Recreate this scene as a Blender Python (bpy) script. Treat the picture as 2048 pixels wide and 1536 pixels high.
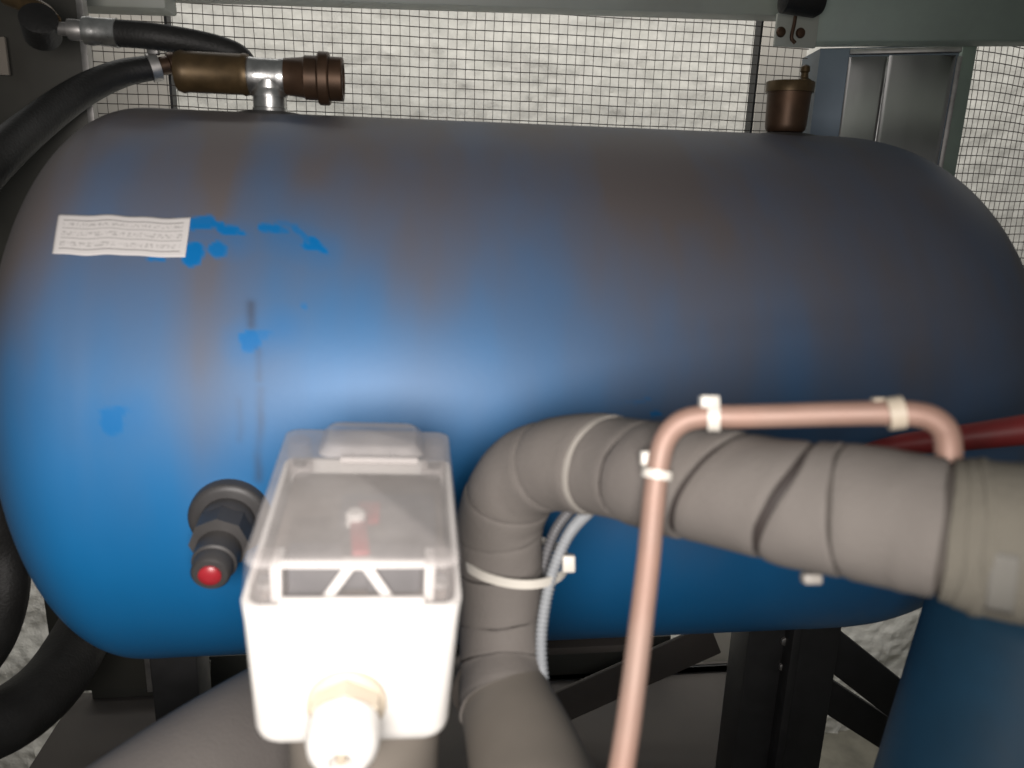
import bpy, bmesh, math, random
import numpy as np
from mathutils import Vector, Matrix, noise as mnoise
from mathutils.bvhtree import BVHTree
random.seed(7); rng = np.random.default_rng(7)
for o in list(bpy.data.objects): bpy.data.objects.remove(o)
S = bpy.context.scene
COL = S.collection
# ------------------------------------------------------------------ camera
H = 1.60                                   # eye height of the phone above the ground
FPX = 1560.0                               # focal length in photo pixels (2048 wide)
def _n(v): v = np.array(v, float); return v / np.linalg.norm(v)
_Z = -_n((-191, -5782, -FPX)); _X = _n((12093, 71, -FPX)); _X = _n(_X - _Z * _X.dot(_Z)); _Y = np.cross(_Z, _X)
CM = np.array([_X, _Y, _Z])                # camera axes -> world axes (tank runs along world X)
CAM = np.array([0.0, 0.0, H])
def ray(u, v): return CM @ np.array([u - 1024, 768 - v, -FPX]) / FPX
def P(u, v, d): return CAM + ray(u, v) * d                     # point at depth d
def PY(u, v, y): r = ray(u, v); return CAM + r * (y / r[1])    # point on the plane y = const
def proj(p):
    c = CM.T @ (np.array(p) - CAM); return 1024 + FPX * c[0] / -c[2], 768 - FPX * c[1] / -c[2]
cd = bpy.data.cameras.new('camera'); cam = bpy.data.objects.new('camera', cd); COL.objects.link(cam)
m4 = Matrix.Identity(4)
for i in range(3):
    for j in range(3): m4[i][j] = CM[i][j]
    m4[i][3] = CAM[i]
cam.matrix_world = m4
cd.sensor_width = 36; cd.lens = 36 * FPX / 2048; cd.clip_start = 0.02; cd.clip_end = 50
cd.dof.use_dof = True; cd.dof.focus_distance = 1.15; cd.dof.aperture_fstop = 6.2
S.camera = cam
# ------------------------------------------------------------------ light
W = bpy.data.worlds.new('World'); S.world = W; W.use_nodes = True
bg = W.node_tree.nodes['Background']; bg.inputs[0].default_value = (0.84, 0.87, 0.84, 1); bg.inputs[1].default_value = 0.10
def area(name, loc, target, power, sx, sy, color, spread=180):
    l = bpy.data.lights.new(name, 'AREA'); l.shape = 'RECTANGLE'; l.size = sx; l.size_y = sy
    l.energy = power; l.color = color; l.spread = math.radians(spread)
    o = bpy.data.objects.new(name, l); COL.objects.link(o); o.location = loc
    o.rotation_euler = (Vector(target) - Vector(loc)).to_track_quat('-Z', 'Y').to_euler(); return o
area('flash_lamp', (-0.06, -0.12, H - 0.010), (-0.18, 0.7, H - 0.23), 4.1, 0.26, 0.16, (1.0, 0.94, 0.90), 116)
area('rear_lamp', (0.45, 1.42, H + 0.55), (0.45, 1.86, H - 0.25), 11.0, 2.9, 0.12, (1.0, 0.98, 0.94))
area('rear_lamp', (0.25, 1.44, H - 0.42), (0.30, 1.86, H - 0.80), 15.0, 2.0, 0.10, (1.0, 0.98, 0.94))  # added fill light hidden behind the tank, brightens the low part of the wall
S.view_settings.view_transform = 'Standard'; S.view_settings.look = 'None'
S.view_settings.exposure = 0; S.view_settings.gamma = 1
# ------------------------------------------------------------------ helpers
def V(a): return Vector((float(a[0]), float(a[1]), float(a[2])))
def mesh_obj(name, verts, faces, mat, parent=None, base=None, sharp=35, smooth=True):
    b = np.zeros(3)
    if parent is not None and base is None: b = np.array(parent.location)
    if base is not None: b = np.array(base, float)
    vs = np.asarray(verts, float) - b
    me = bpy.data.meshes.new(name)
    me.from_pydata([tuple(v) for v in vs], [], [tuple(int(i) for i in f) for f in faces]); me.update()
    bm = bmesh.new(); bm.from_mesh(me); bmesh.ops.recalc_face_normals(bm, faces=bm.faces); bm.to_mesh(me); bm.free()
    if smooth:
        me.polygons.foreach_set('use_smooth', [True] * len(me.polygons)); me.set_sharp_from_angle(angle=math.radians(sharp))
    if mat: me.materials.append(mat)
    o = bpy.data.objects.new(name, me); COL.objects.link(o)
    if parent is not None: o.parent = parent
    elif base is not None: o.location = V(b)
    return o
def thing(name, label, cat, loc, group=None):
    o = bpy.data.objects.new(name, None); COL.objects.link(o); o.location = V(loc); o.empty_display_size = 0.05
    o['label'] = label; o['category'] = cat
    if group: o['group'] = group
    return o
def tag(o, label=None, cat=None, group=None, kind=None):
    if label: o['label'] = label
    if cat: o['category'] = cat
    if group: o['group'] = group
    if kind: o['kind'] = kind
    return o
def spline(pts, n=20, extra=None):
    """Catmull-Rom through pts, n samples a span."""
    p = np.asarray(pts, float); p = np.vstack([2 * p[0] - p[1], p, 2 * p[-1] - p[-2]]); out = []
    for i in range(1, len(p) - 2):
        for k in range(n):
            t = k / n; a, b, c, d = p[i - 1], p[i], p[i + 1], p[i + 2]
            out.append(0.5 * (2 * b + (c - a) * t + (2 * a - 5 * b + 4 * c - d) * t * t + (3 * b - a - 3 * c + d) * t ** 3))
    out.append(p[-2]); return np.array(out)
def frames(path, toward=None):
    t = np.gradient(path, axis=0); t /= np.linalg.norm(t, axis=1)[:, None]
    if toward is not None:
        n1 = np.array([toward - q for q in path])
    else:
        n1 = np.zeros_like(path); a = np.array([0, 0, 1.0]) if abs(t[0][2]) < .9 else np.array([1.0, 0, 0]); cur = a
        for i in range(len(path)): cur = cur - t[i] * cur.dot(t[i]); cur = cur / np.linalg.norm(cur); n1[i] = cur
    n1 = n1 - t * np.sum(n1 * t, axis=1)[:, None]; n1 /= np.linalg.norm(n1, axis=1)[:, None]
    return t, n1, np.cross(t, n1)
def sweep_geo(path, radii, seg=20, cap=True, toward=None):
    path = np.asarray(path, float); N = len(path); r = np.broadcast_to(np.asarray(radii, float), (N,))
    t, a, b = frames(path, toward); th = np.linspace(0, 2 * np.pi, seg, endpoint=False)
    vs = (path[:, None] + r[:, None, None] * (np.cos(th)[None, :, None] * a[:, None] + np.sin(th)[None, :, None] * b[:, None])).reshape(-1, 3)
    fs = [(i * seg + k, i * seg + (k + 1) % seg, (i + 1) * seg + (k + 1) % seg, (i + 1) * seg + k) for i in range(N - 1) for k in range(seg)]
    if cap: fs += [tuple(range(seg))[::-1], tuple((N - 1) * seg + k for k in range(seg))]
    return vs, fs
def tube(name, path, radii, mat, parent=None, base=None, seg=20, cap=True, sharp=50):
    vs, fs = sweep_geo(path, radii, seg, cap)
    return mesh_obj(name, vs, fs, mat, parent, base, sharp)
def lathe_geo(prof, origin, axis, seg=36, poly=None, ref=None):
    """prof: (h, r) list along axis; closed with end caps. poly: number of flats (hexagon)."""
    ax = _n(axis); ref = np.array(ref if ref is not None else ((0, 0, 1.0) if abs(ax[2]) < .9 else (1.0, 0, 0)), float)
    a = _n(ref - ax * ax.dot(ref)); b = np.cross(ax, a); seg = poly or seg
    th = np.linspace(0, 2 * np.pi, seg, endpoint=False); vs = []
    for h, r in prof:
        for q in th: vs.append(np.array(origin) + ax * h + (a * math.cos(q) + b * math.sin(q)) * max(r, 1e-5))
    N = len(prof)
    fs = [(i * seg + k, i * seg + (k + 1) % seg, (i + 1) * seg + (k + 1) % seg, (i + 1) * seg + k) for i in range(N - 1) for k in range(seg)]
    fs += [tuple(range(seg))[::-1], tuple((N - 1) * seg + k for k in range(seg))]
    return np.array(vs), fs
def lathe(name, prof, origin, axis, mat, parent=None, base=None, seg=36, poly=None, sharp=40, ref=None):
    vs, fs = lathe_geo(prof, origin, axis, seg, poly, ref)
    return mesh_obj(name, vs, fs, mat, parent, base, sharp)
def box_geo(center, ax, half, bevel=0.0, seg=2):
    """oriented box; ax = 3 axes; half sizes"""
    bm = bmesh.new(); bmesh.ops.create_cube(bm, size=2)
    for v in bm.verts: v.co = Vector((v.co.x * half[0], v.co.y * half[1], v.co.z * half[2]))
    if bevel: bmesh.ops.bevel(bm, geom=bm.edges[:], offset=bevel, segments=seg, affect='EDGES', profile=.5)
    ax = np.asarray(ax, float); bm.verts.index_update()
    vs = np.array([np.array(center) + v.co.x * ax[0] + v.co.y * ax[1] + v.co.z * ax[2] for v in bm.verts])
    fs = [tuple(v.index for v in f.verts) for f in bm.faces]; bm.free(); return vs, fs
I3 = np.eye(3)
def box(name, center, half, mat, parent=None, base=None, ax=I3, bevel=0.0, seg=2):
    vs, fs = box_geo(center, ax, half, bevel, seg); return mesh_obj(name, vs, fs, mat, parent, base, 30)
def join(parts):
    vs, fs, o = [], [], 0
    for v, f in parts: vs.append(np.asarray(v)); fs += [tuple(i + o for i in q) for q in f]; o += len(v)
    return np.vstack(vs), fs
def bar_between(name, p, q, width, thick, mat, parent=None, base=None, facing=(0, -1, 0), bevel=0.002):
    p, q = np.array(p), np.array(q); x = _n(q - p); f = np.array(facing, float); f = _n(f - x * x.dot(f)); z = np.cross(x, f)
    return box(name, (p + q) / 2, (np.linalg.norm(q - p) / 2, thick / 2, width / 2), mat, parent, base, (x, f, z), bevel)
def ring(name, c, axis, rx, ry, width, thick, mat, parent=None, base=None, refx=(1, 0, 0), n=64, wob=0.0):
    """flat strap closed round an axis (ellipse rx along refx)"""
    ax = _n(axis); x = np.array(refx, float); x = _n(x - ax * ax.dot(x)); y = np.cross(ax, x); vs = []; fs = []
    for i in range(n):
        q = 2 * np.pi * i / n; cq, sq = math.cos(q), math.sin(q); w = wob * math.sin(2 * q + .6)
        for (dh, dr) in ((-width / 2, 0), (width / 2, 0), (width / 2, thick), (-width / 2, thick)):
            vs.append(np.array(c) + ax * (dh + w) + x * cq * (rx + dr) + y * sq * (ry + dr))
    for i in range(n):
        for k in range(4): fs.append((4 * i + k, 4 * i + (k + 1) % 4, 4 * ((i + 1) % n) + (k + 1) % 4, 4 * ((i + 1) % n) + k))
    return mesh_obj(name, np.array(vs), fs, mat, parent, base, 40)
# ------------------------------------------------------------------ materials
def mat(name, color, rough=.5, metal=0., var=.25, scale=30., dust=None, dust_amt=.0, bump=0., bscale=200., spec=.5, coat=0., aniso=None):
    m = bpy.data.materials.new(name); m.use_nodes = True; nt = m.node_tree; N = nt.nodes; L = nt.links; b = N['Principled BSDF']
    tc = N.new('ShaderNodeTexCoord'); mp = N.new('ShaderNodeMapping'); L.new(tc.outputs['Object'], mp.inputs[0])
    if aniso: mp.inputs['Scale'].default_value = aniso
    nz = N.new('ShaderNodeTexNoise'); nz.inputs['Scale'].default_value = scale; nz.inputs['Detail'].default_value = 5; nz.inputs['Roughness'].default_value = .6
    L.new(mp.outputs[0], nz.inputs['Vector'])
    cr = N.new('ShaderNodeValToRGB'); cr.color_ramp.elements[0].position = .3; cr.color_ramp.elements[1].position = .7
    c = np.array(color); cr.color_ramp.elements[0].color = (*(c * (1 - var)), 1); cr.color_ramp.elements[1].color = (*np.minimum(c * (1 + var), 1), 1)
    L.new(nz.outputs['Fac'], cr.inputs[0]); out = cr.outputs[0]
    if dust is not None:
        n2 = N.new('ShaderNodeTexNoise'); n2.inputs['Scale'].default_value = scale * .35; n2.inputs['Detail'].default_value = 6; L.new(tc.outputs['Object'], n2.inputs['Vector'])
        r2 = N.new('ShaderNodeMapRange'); r2.inputs[1].default_value = .35; r2.inputs[2].default_value = .7; r2.inputs[3].default_value = dust_amt * .4; r2.inputs[4].default_value = min(1, dust_amt * 1.3)
        L.new(n2.outputs['Fac'], r2.inputs[0]); mx = N.new('ShaderNodeMix'); mx.data_type = 'RGBA'
        L.new(r2.outputs[0], mx.inputs['Factor']); L.new(out, mx.inputs['A']); mx.inputs['B'].default_value = (*dust, 1); out = mx.outputs['Result']
    L.new(out, b.inputs['Base Color'])
    rr = N.new('ShaderNodeMapRange'); rr.inputs[3].default_value = max(.02, rough - .1); rr.inputs[4].default_value = min(1, rough + .12)
    L.new(nz.outputs['Fac'], rr.inputs[0]); L.new(rr.outputs[0], b.inputs['Roughness'])
    b.inputs['Metallic'].default_value = metal; b.inputs['Specular IOR Level'].default_value = spec; b.inputs['Coat Weight'].default_value = coat
    if bump:
        n3 = N.new('ShaderNodeTexNoise'); n3.inputs['Scale'].default_value = bscale; n3.inputs['Detail'].default_value = 4; L.new(mp.outputs[0], n3.inputs['Vector'])
        bp = N.new('ShaderNodeBump'); bp.inputs['Strength'].default_value = bump; bp.inputs['Distance'].default_value = .002
        L.new(n3.outputs['Fac'], bp.inputs['Height']); L.new(bp.outputs[0], b.inputs['Normal'])
    return m
DUST = (.20, .17, .145)
M = dict(
    rubber=mat('black_rubber', (.009, .009, .009), .55, var=.3, dust=(.022, .021, .018), dust_amt=.15, bump=.3, bscale=300, spec=.28),
    darkplastic=mat('dark_plastic', (.028, .028, .030), .5, var=.2, dust=(.09, .08, .07), dust_amt=.25),
    red=mat('red_cap', (.30, .018, .026), .35, var=.1),
    brass=mat('dull_brass', (.105, .068, .030), .45, .6, var=.3, scale=60, dust=(.05, .034, .018), dust_amt=.5),
    bronze=mat('dark_bronze', (.085, .046, .026), .48, .6, var=.25, scale=50, dust=(.04, .025, .015), dust_amt=.5),
    steel=mat('zinc_steel', (.55, .55, .54), .3, .95, var=.2, scale=80, bump=.1),
    dullsteel=mat('dull_steel', (.30, .29, .28), .45, .8, var=.25, scale=50),
    foam=mat('pipe_insulation', (.106, .094, .088), .85, var=.10, scale=14, dust=(.175, .16, .142), dust_amt=.5, bump=.25, bscale=500),
    foamdusty=mat('pipe_insulation_dusty', (.115, .105, .085), .9, var=.15, scale=22, dust=(.17, .16, .13), dust_amt=.6, bump=.3, bscale=300),
    band=mat('insulation_tape', (.018, .013, .012), .7, var=.2, scale=40, dust=DUST, dust_amt=.05),
    bandlight=mat('insulation_tape_dusty', (.045, .039, .034), .8, var=.2, scale=40, dust=DUST, dust_amt=.12),
    copper=mat('copper', (.29, .165, .125), .55, .2, var=.12, scale=40, dust=(.27, .205, .17), dust_amt=.55),
    copperdull=mat('copper_dusty', (.52, .37, .31), .55, .35, var=.15, scale=40, dust=(.5, .45, .4), dust_amt=.6),
    nylon=mat('white_nylon', (.56, .54, .50), .4, var=.06, dust=(.6, .55, .45), dust_amt=.25),
    nylongrey=mat('grey_nylon', (.30, .285, .26), .5, var=.1, dust=DUST, dust_amt=.3),
    conduit=mat('grey_conduit', (.26, .275, .29), .45, var=.1, scale=60),
    conduitdark=mat('dark_conduit', (.11, .11, .115), .45, var=.1, scale=60),
    white=mat('white_plastic', (.66, .65, .63), .4, var=.03, scale=20, dust=(.62, .56, .46), dust_amt=.12),
    ivory=mat('ivory_plastic', (.44, .385, .31), .4, var=.05, scale=40, dust=(.6, .5, .36), dust_amt=.2),
    switchgrey=mat('switch_grey', (.075, .075, .08), .45, var=.1),
    wire=mat('mesh_wire', (.060, .050, .042), .55, .4, var=.2),
    wirethin=mat('mesh_wire_pale', (.22, .20, .18), .5, .5, var=.2),
    rock=mat('pale_rough_render', (.60, .58, .54),   .9, var=.14, scale=40, dust=(.47, .47, .42), dust_amt=.30, bump=.8, bscale=130),
    frame=mat('grey_green_paint', (.36, .39, .35), .5, var=.15, scale=8, dust=(.26, .24, .20), dust_amt=.4),
    frameteal=mat('green_grey_paint', (.26, .33, .285), .5, var=.2, scale=8, dust=(.2, .2, .17), dust_amt=.3),
    post=mat('pale_post_paint', (.44, .41, .37), .6, var=.05, scale=10, dust=(.40, .37, .32), dust_amt=.35),
    stainless=mat('stainless_sheet', (.50, .48, .48), .33, 1., var=.05, scale=4, aniso=(6, 6, 1)),
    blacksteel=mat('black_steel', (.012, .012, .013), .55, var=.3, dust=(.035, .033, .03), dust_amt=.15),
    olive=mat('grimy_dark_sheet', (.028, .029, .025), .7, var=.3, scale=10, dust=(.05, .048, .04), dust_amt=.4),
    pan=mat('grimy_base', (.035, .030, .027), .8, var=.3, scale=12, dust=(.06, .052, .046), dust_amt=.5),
    ground=mat('bare_ground', (.16, .15, .12), .95, var=.3, scale=10, bump=.6, bscale=60),
    redpipe=mat('red_paint', (.30, .014, .016), .5, var=.25, dust=(.10, .045, .04), dust_amt=.35),
    rust=mat('rust_band', (.16, .055, .03), .7, var=.3),
    paintblue=mat('vessel_blue', (.003, .075, .155), .6, var=.25, scale=7, dust=(.05, .055, .06), dust_amt=.35),
    patch=mat('grey_tape', (.135, .13, .115), .8, var=.1, scale=30, dust=(.15, .145, .13), dust_amt=.5),
    inner=mat('inner_plate', (.16, .135, .115), .6, var=.2, scale=30),
    cabinet=mat('dark_blued_sheet', (.10, .125, .15), .45, .7, var=.1, scale=6),
    darkplate=mat('dark_stained_plate', (.055, .050, .043), .45, .3, var=.3, scale=5, dust=(.03, .035, .03), dust_amt=.5),
    dark=mat('screw_hole', (.02, .018, .016), .7, var=.1),
    tan=mat('tan_insulation', (.15, .13, .11), .85, var=.12, scale=15, dust=(.20, .18, .15), dust_amt=.4),
)
def lid_material(lo, hi, nm):
    m = bpy.data.materials.new(nm); m.use_nodes = True; nt = m.node_tree; N = nt.nodes; L = nt.links
    b = N['Principled BSDF']; b.inputs['Base Color'].default_value = (.46, .435, .42, 1); b.inputs['Roughness'].default_value = .3
    out = N['Material Output']; tr = N.new('ShaderNodeBsdfTransparent'); tr.inputs[0].default_value = (.96, .95, .95, 1)
    mx = N.new('ShaderNodeMixShader'); tc = N.new('ShaderNodeTexCoord'); nz = N.new('ShaderNodeTexNoise'); nz.inputs['Scale'].default_value = 25; nz.inputs['Detail'].default_value = 5
    L.new(tc.outputs['Object'], nz.inputs['Vector']); mr = N.new('ShaderNodeMapRange'); mr.inputs[1].default_value = .3; mr.inputs[2].default_value = .7
    mr.inputs[3].default_value = lo; mr.inputs[4].default_value = hi; L.new(nz.outputs['Fac'], mr.inputs[0])
    L.new(mr.outputs[0], mx.inputs[0]); L.new(tr.outputs[0], mx.inputs[1]); L.new(b.outputs[0], mx.inputs[2]); L.new(mx.outputs[0], out.inputs[0]); return m
M['lid'] = lid_material(.36, .54, 'dusty_clear_plastic'); M['lidwall'] = lid_material(.10, .20, 'clear_plastic')
# ------------------------------------------------------------------ setting: ground, rough wall
g = np.array([(-3, -1.5, 0), (4, -1.5, 0), (4, 4, 0), (-3, 4, 0)]); tag(mesh_obj('ground', g, [(0, 1, 2, 3)], M['ground']), kind='structure')
def make_wall():
    nx, nz = 340, 280; xs = np.linspace(-1.5, 2.0, nx); zs = np.linspace(0.0, H + .75, nz); vs = []
    for z in zs:
        for x in xs:
            d = 0.010 * mnoise.fractal(Vector((x * 7, z * 7, 1.3)), .9, 2.1, 4) + 0.008 * abs(mnoise.noise(Vector((x * 24 + z * 8, z * 22, 5)))) + .0045 * mnoise.noise(Vector((x * 60, z * 55, 9)))
            vs.append((x, 1.86 - d * 1.1, z))
    fs = [(j * nx + i, j * nx + i + 1, (j + 1) * nx + i + 1, (j + 1) * nx + i) for j in range(nz - 1) for i in range(nx - 1)]
    vs2 = np.array(vs); base = (0.25, 1.86, 0)
    o = mesh_obj('rough_wall', vs2, fs, M['rock'], base=base); return tag(o, 'pale rough stone wall behind the wire mesh', 'wall')
make_wall()
# ------------------------------------------------------------------ wire mesh panels
def mesh_panel(name, label, origin, ux, x0, x1, z0, z1, pitch, seed, r1=.00084, r2=.00054, amp=.0022):
    t = thing(name, label, 'wire mesh', origin, 'wire mesh panels of the enclosure')
    o = np.array(origin, float); ux = _n(ux); nrm = np.cross(ux, (0, 0, 1.0)); rs = np.random.default_rng(seed)
    def pt(x, z):
        dx = amp * mnoise.noise(Vector((x * 9, z * 9, seed))) + .0006 * mnoise.noise(Vector((x * 60, z * 60, seed + 3)))
        dz = amp * mnoise.noise(Vector((x * 7, z * 7, seed + 11))) + .0004 * mnoise.noise(Vector((x * 60, z * 60, seed + 8)))
        dn = 2.2 * amp * mnoise.noise(Vector((x * 6, z * 6, seed + 21)))
        return o + ux * (x + dx) + np.array([0, 0, z + dz]) + nrm * dn
    hs = []; vsx = []
    for k in range(int((z1 - z0) / pitch) + 1):
        z = z0 + k * pitch; n = max(8, int((x1 - x0) / .012)); hs.append(sweep_geo([pt(x, z) for x in np.linspace(x0, x1, n)], r1, 5))
    for k in range(int((x1 - x0) / pitch) + 1):
        x = x0 + k * pitch; n = int((z1 - z0) / .016); vsx.append(sweep_geo([pt(x, z) + nrm * -.0012 for z in np.linspace(z0, z1, n)], r2, 4))
    tag(mesh_obj('horizontal_wires', *join(hs), M['wire'], t), kind='stuff'); tag(mesh_obj('vertical_wires', *join(vsx), M['wirethin'], t), kind='stuff')
    return t
MY = 1.35
xa, xb = PY(168, 150, MY)[0], PY(1612, 150, MY)[0]
mesh_panel('wire_mesh_panel', 'wide wire mesh panel behind the tank with the pale wall showing through', (0, MY, H), (1, 0, 0), xa, xb, -.80, .30, .0150, 3)
pR = P(1940, 150, 1.30); uxr = np.array([math.cos(math.radians(20)), math.sin(math.radians(20)), 0])
mesh_panel('wire_mesh_panel', 'slanted narrow wire mesh panel at the right behind the green post', (pR[0], pR[1], H), uxr, -.03, .34, -.8, .30, .0150, 8, .00085, .00075, .003)
# posts behind the mesh
def post(u0, u1, v, y, name, label, mt, depth=.04, z0=-1.6, z1=.34, lean=0., cat='post', group='posts of the mesh enclosure'):
    x0, x1 = PY(u0, v, y)[0], PY(u1, v, y)[0]; c = np.array([(x0 + x1) / 2, y + depth / 2, H + (z0 + z1) / 2])
    o = box(name, c, ((x1 - x0) / 2, depth / 2, (z1 - z0) / 2), mt, base=(c[0], c[1], H + z0), bevel=.004); o.location = (c[0], c[1], H + z0)
    return tag(o, label, cat, group)
post(178, 337, 150, MY + .13, 'frame_post', 'broad pale post behind the mesh above the tank left end', M['post'])
post(1517, 1610, 150, MY + .13, 'frame_post', 'pale grey post behind the mesh beside the brass air vent', M['post'])
# the dark edge line of the mesh opening (left) and right
x = PY(339, 150, MY)[0]
tag(box('edge_trim', (x, MY + .012, H - .2), (.0020, .012, .52), M['blacksteel'], base=(x, MY, H - .72)), 'thin black trim along the right edge of the broad left post', 'trim', 'black trims of the mesh posts')
x = PY(1514, 150, MY)[0]
tag(box('edge_trim', (x, MY + .012, H - .2), (.0018, .012, .52), M['blacksteel'], base=(x, MY, H - .72)), 'thin black trim along the left edge of the post by the air vent', 'trim', 'black trims of the mesh posts')
# ------------------------------------------------------------------ beams
def beam(name, label, p, q, h, depth, mt, group='steel beams across the top'):
    p, q = np.array(p), np.array(q); x = _n(q - p); f = _n(np.cross((0, 0, 1.0), x)); z = np.cross(x, f)
    c = (p + q) / 2 + z * h / 2 + f * depth / 2
    o = box(name, c, (np.linalg.norm(q - p) / 2, depth / 2, h / 2), mt, base=c, ax=(x, f, z), bevel=.004); return tag(o, label, 'beam', group)
a = PY(300, -9, 1.29); b = PY(1590, 33, 1.29)
beam('top_beam', 'long grey green beam along the top edge above the wide mesh', a, b, .10, .05, M['frame'])
zr = ray(1590, 84)[2] * 1.16; d2 = zr / ray(2100, 82)[2]
beam('top_beam', 'deep green grey beam at the top right above the stainless cabinet', P(1590, 84, 1.16), P(2130, 82, zr / ray(2130, 82)[2]), .16, .05, M['frameteal'])
beam('top_beam', 'short grey beam at the top left above the hose fitting', PY(20, 8, 1.27), PY(332, 18, 1.27), .10, .06, M['frame'])
# bracket plate with two rivets, hung under the right beam end
t = thing('corner_bracket', 'small pale corner bracket with two rivets and a bent wire at top right', 'bracket', P(1575, 85, 1.2))
vs, fs = box_geo(PY(1592, 62, 1.175), I3, (.032, .003, .022), .001); mesh_obj('plate', vs, fs, M['frame'], t)
for (u, v) in ((1562, 64), (1601, 66)): lathe('rivet', [(0, .0075), (.003, .006), (.004, .002)], PY(u, v, 1.171), (0, -1, 0), M['bronze'], t, seg=14)
tube('bent_wire', spline([PY(1592, 25, 1.165), PY(1588, 50, 1.165), PY(1583, 75, 1.165), PY(1590, 86, 1.165)], 6), .0028, M['bronze'], t, seg=8)
c = PY(1602, 2, 1.10); t = lathe('pipe_clip', [(-.028, .012), (-.025, .018), (.022, .019), (.030, .014)], c, (1, 0, -.05), M['rubber'], base=c, seg=24)
tag(t, 'black rubber clip hanging at the top edge above the corner bracket', 'clip')
# ------------------------------------------------------------------ stainless cabinet (right) and plate (left)
t = thing('stainless_cabinet', 'dark reflective stainless cabinet behind the tank right end', 'cabinet', (.73, 1.24, H - .5))
yA = 1.30; xA = PY(1634, 150, yA)[0]; yB = 1.20; xB = PY(1913, 150, yB)[0]
def front(u):                                                      # point of the cabinet front in photo column u (height H)
    r = ray(u, 150); k_ = (yB - yA) / (xB - xA); y = (yA - k_ * xA) / (1 - k_ * r[0] / r[1]); return np.array([r[0] / r[1] * y, y])
fA, fM, fS, fB = np.array([xA, yA]), front(1694), front(1770), np.array([xB, yB])
fn = _n((fB[1] - fA[1], -(fB[0] - fA[0])))                          # outward normal of the front, in plan
pl = np.array([fA - fn * .012, fB - fn * .012, fB + (.02, .12), fA + (.03, .12)]); n4 = 4
vs = np.vstack([np.column_stack([pl, np.full(4, H - .5)]), np.column_stack([pl, np.full(4, H + .215)])])
mesh_obj('cabinet_body', vs, [(0, 1, 5, 4), (1, 2, 6, 5), (2, 3, 7, 6), (3, 0, 4, 7), (3, 2, 1, 0), (4, 5, 6, 7)], M['cabinet'], t)
def sheet(name, a, b, yaw, off):
    n = 14; vs = []; c = (a + b) / 2
    for z in (-.48, .197):
        for i in range(n + 1):
            f = i / n; q = a + (b - a) * f + fn * (off + yaw * (f - .5) * np.linalg.norm(b - a) + .0015 * math.sin(math.pi * f)); lean = (z - .15) * .085
            vs.append((q[0] + fn[0] * lean, q[1] + fn[1] * lean, H + z))
    fs = [(i, i + 1, n + 2 + i, n + 1 + i) for i in range(n)]
    o = mesh_obj(name, np.array(vs), fs, M['stainless'], t); md = o.modifiers.new('thick', 'SOLIDIFY'); md.thickness = .0015; return o
sheet('door_panel', fM, fS - (fB - fA) * .004, -.02, .012); sheet('door_panel', fS + (fB - fA) * .006, fB - (fB - fA) * .03, -.13, .014)
def strip(name, p, hw, z0, z1, mt, off=.016):
    q = p + fn * off; l0, l1 = (z0 - .15) * .085, (z1 - .15) * .085
    return bar_between(name, (q[0] + fn[0] * l0, q[1] + fn[1] * l0, H + z0), (q[0] + fn[0] * l1, q[1] + fn[1] * l1, H + z1), hw * 2, .004, mt, t, facing=(fn[0], fn[1], 0), bevel=.0005)
strip('seam_strip', fS, .0012, -.48, .196, M['steel']); strip('edge_flange', fB, .0035, -.48, .196, M['dullsteel'], .004)
bar_between('top_lip', (*(fM + fn * .012), H + .205), (*(fB + fn * .012), H + .205), .008, .012, M['dullsteel'], t, facing=(fn[0], fn[1], 0), bevel=.001)
post(1917, 1947, 150, 1.235, 'frame_post', 'narrow green grey post between the cabinet and the slanted mesh', M['frameteal'], .05, z0=-.40)
# left plate
t = thing('steel_plate', 'dim stainless plate standing at the far left behind the hoses', 'plate', (-.55, 1.1, H - .6))
x0, x1 = PY(-60, 150, 1.12)[0], PY(172, 150, 1.12)[0]
box('plate_sheet', ((x0 + x1) / 2, 1.125, H - .25), ((x1 - x0) / 2, .004, .55), M['darkplate'], t, bevel=.0015)
box('plate_edge', (x1 + .004, 1.118, H - .25), (.004, .008, .55), M['dullsteel'], t, bevel=.001)
p = PY(-2, 112, 1.10); box('pale_strip', p, (.010, .003, .022), M['tan'], t, bevel=.001)
# ------------------------------------------------------------------ the tank
TY, TZ, TR = .91, H - .246, .30
XL, HL, PL, XR, HR, PR = -.27, .13, 2.1, .48, .21, 2.5
def build_tank():
    prof = []
    for a in np.linspace(math.pi / 2, 0, 60)[:-1]: prof.append((XL - HL * math.sin(a) ** (2 / PL), TR * max(math.cos(a), 0) ** (2 / PL)))
    for x in np.linspace(XL, XR, 300): prof.append((x, TR))
    for a in np.linspace(0, math.pi / 2, 70)[1:]: prof.append((XR + HR * math.sin(a) ** (2 / PR), TR * max(math.cos(a), 0) ** (2 / PR)))
    prof = np.array(prof); prof[:, 1] = np.maximum(prof[:, 1], 1e-4)
    # weld seams: slight raised bead at both head joints
    for s in (XL + .01, XR - .02): prof[:, 1] += .0003 * np.exp(-((prof[:, 0] - s) / .010) ** 2)
    ph = np.concatenate([np.linspace(-5, 160, 330, endpoint=False), np.linspace(160, 355, 60, endpoint=False)]) * math.pi / 180   # 0 = up, 90 = towards the viewer
    n, k = len(prof), len(ph)
    vs = np.empty((n, k, 3)); vs[:, :, 0] = prof[:, 0:1]; vs[:, :, 1] = TY - prof[:, 1:2] * np.sin(ph); vs[:, :, 2] = TZ + prof[:, 1:2] * np.cos(ph)
    fs = [(i * k + j, i * k + (j + 1) % k, (i + 1) * k + (j + 1) % k, (i + 1) * k + j) for i in range(n - 1) for j in range(k)]
    return prof, ph, vs.reshape(-1, 3), fs
prof, PH, TV, TF = build_tank()
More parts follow.
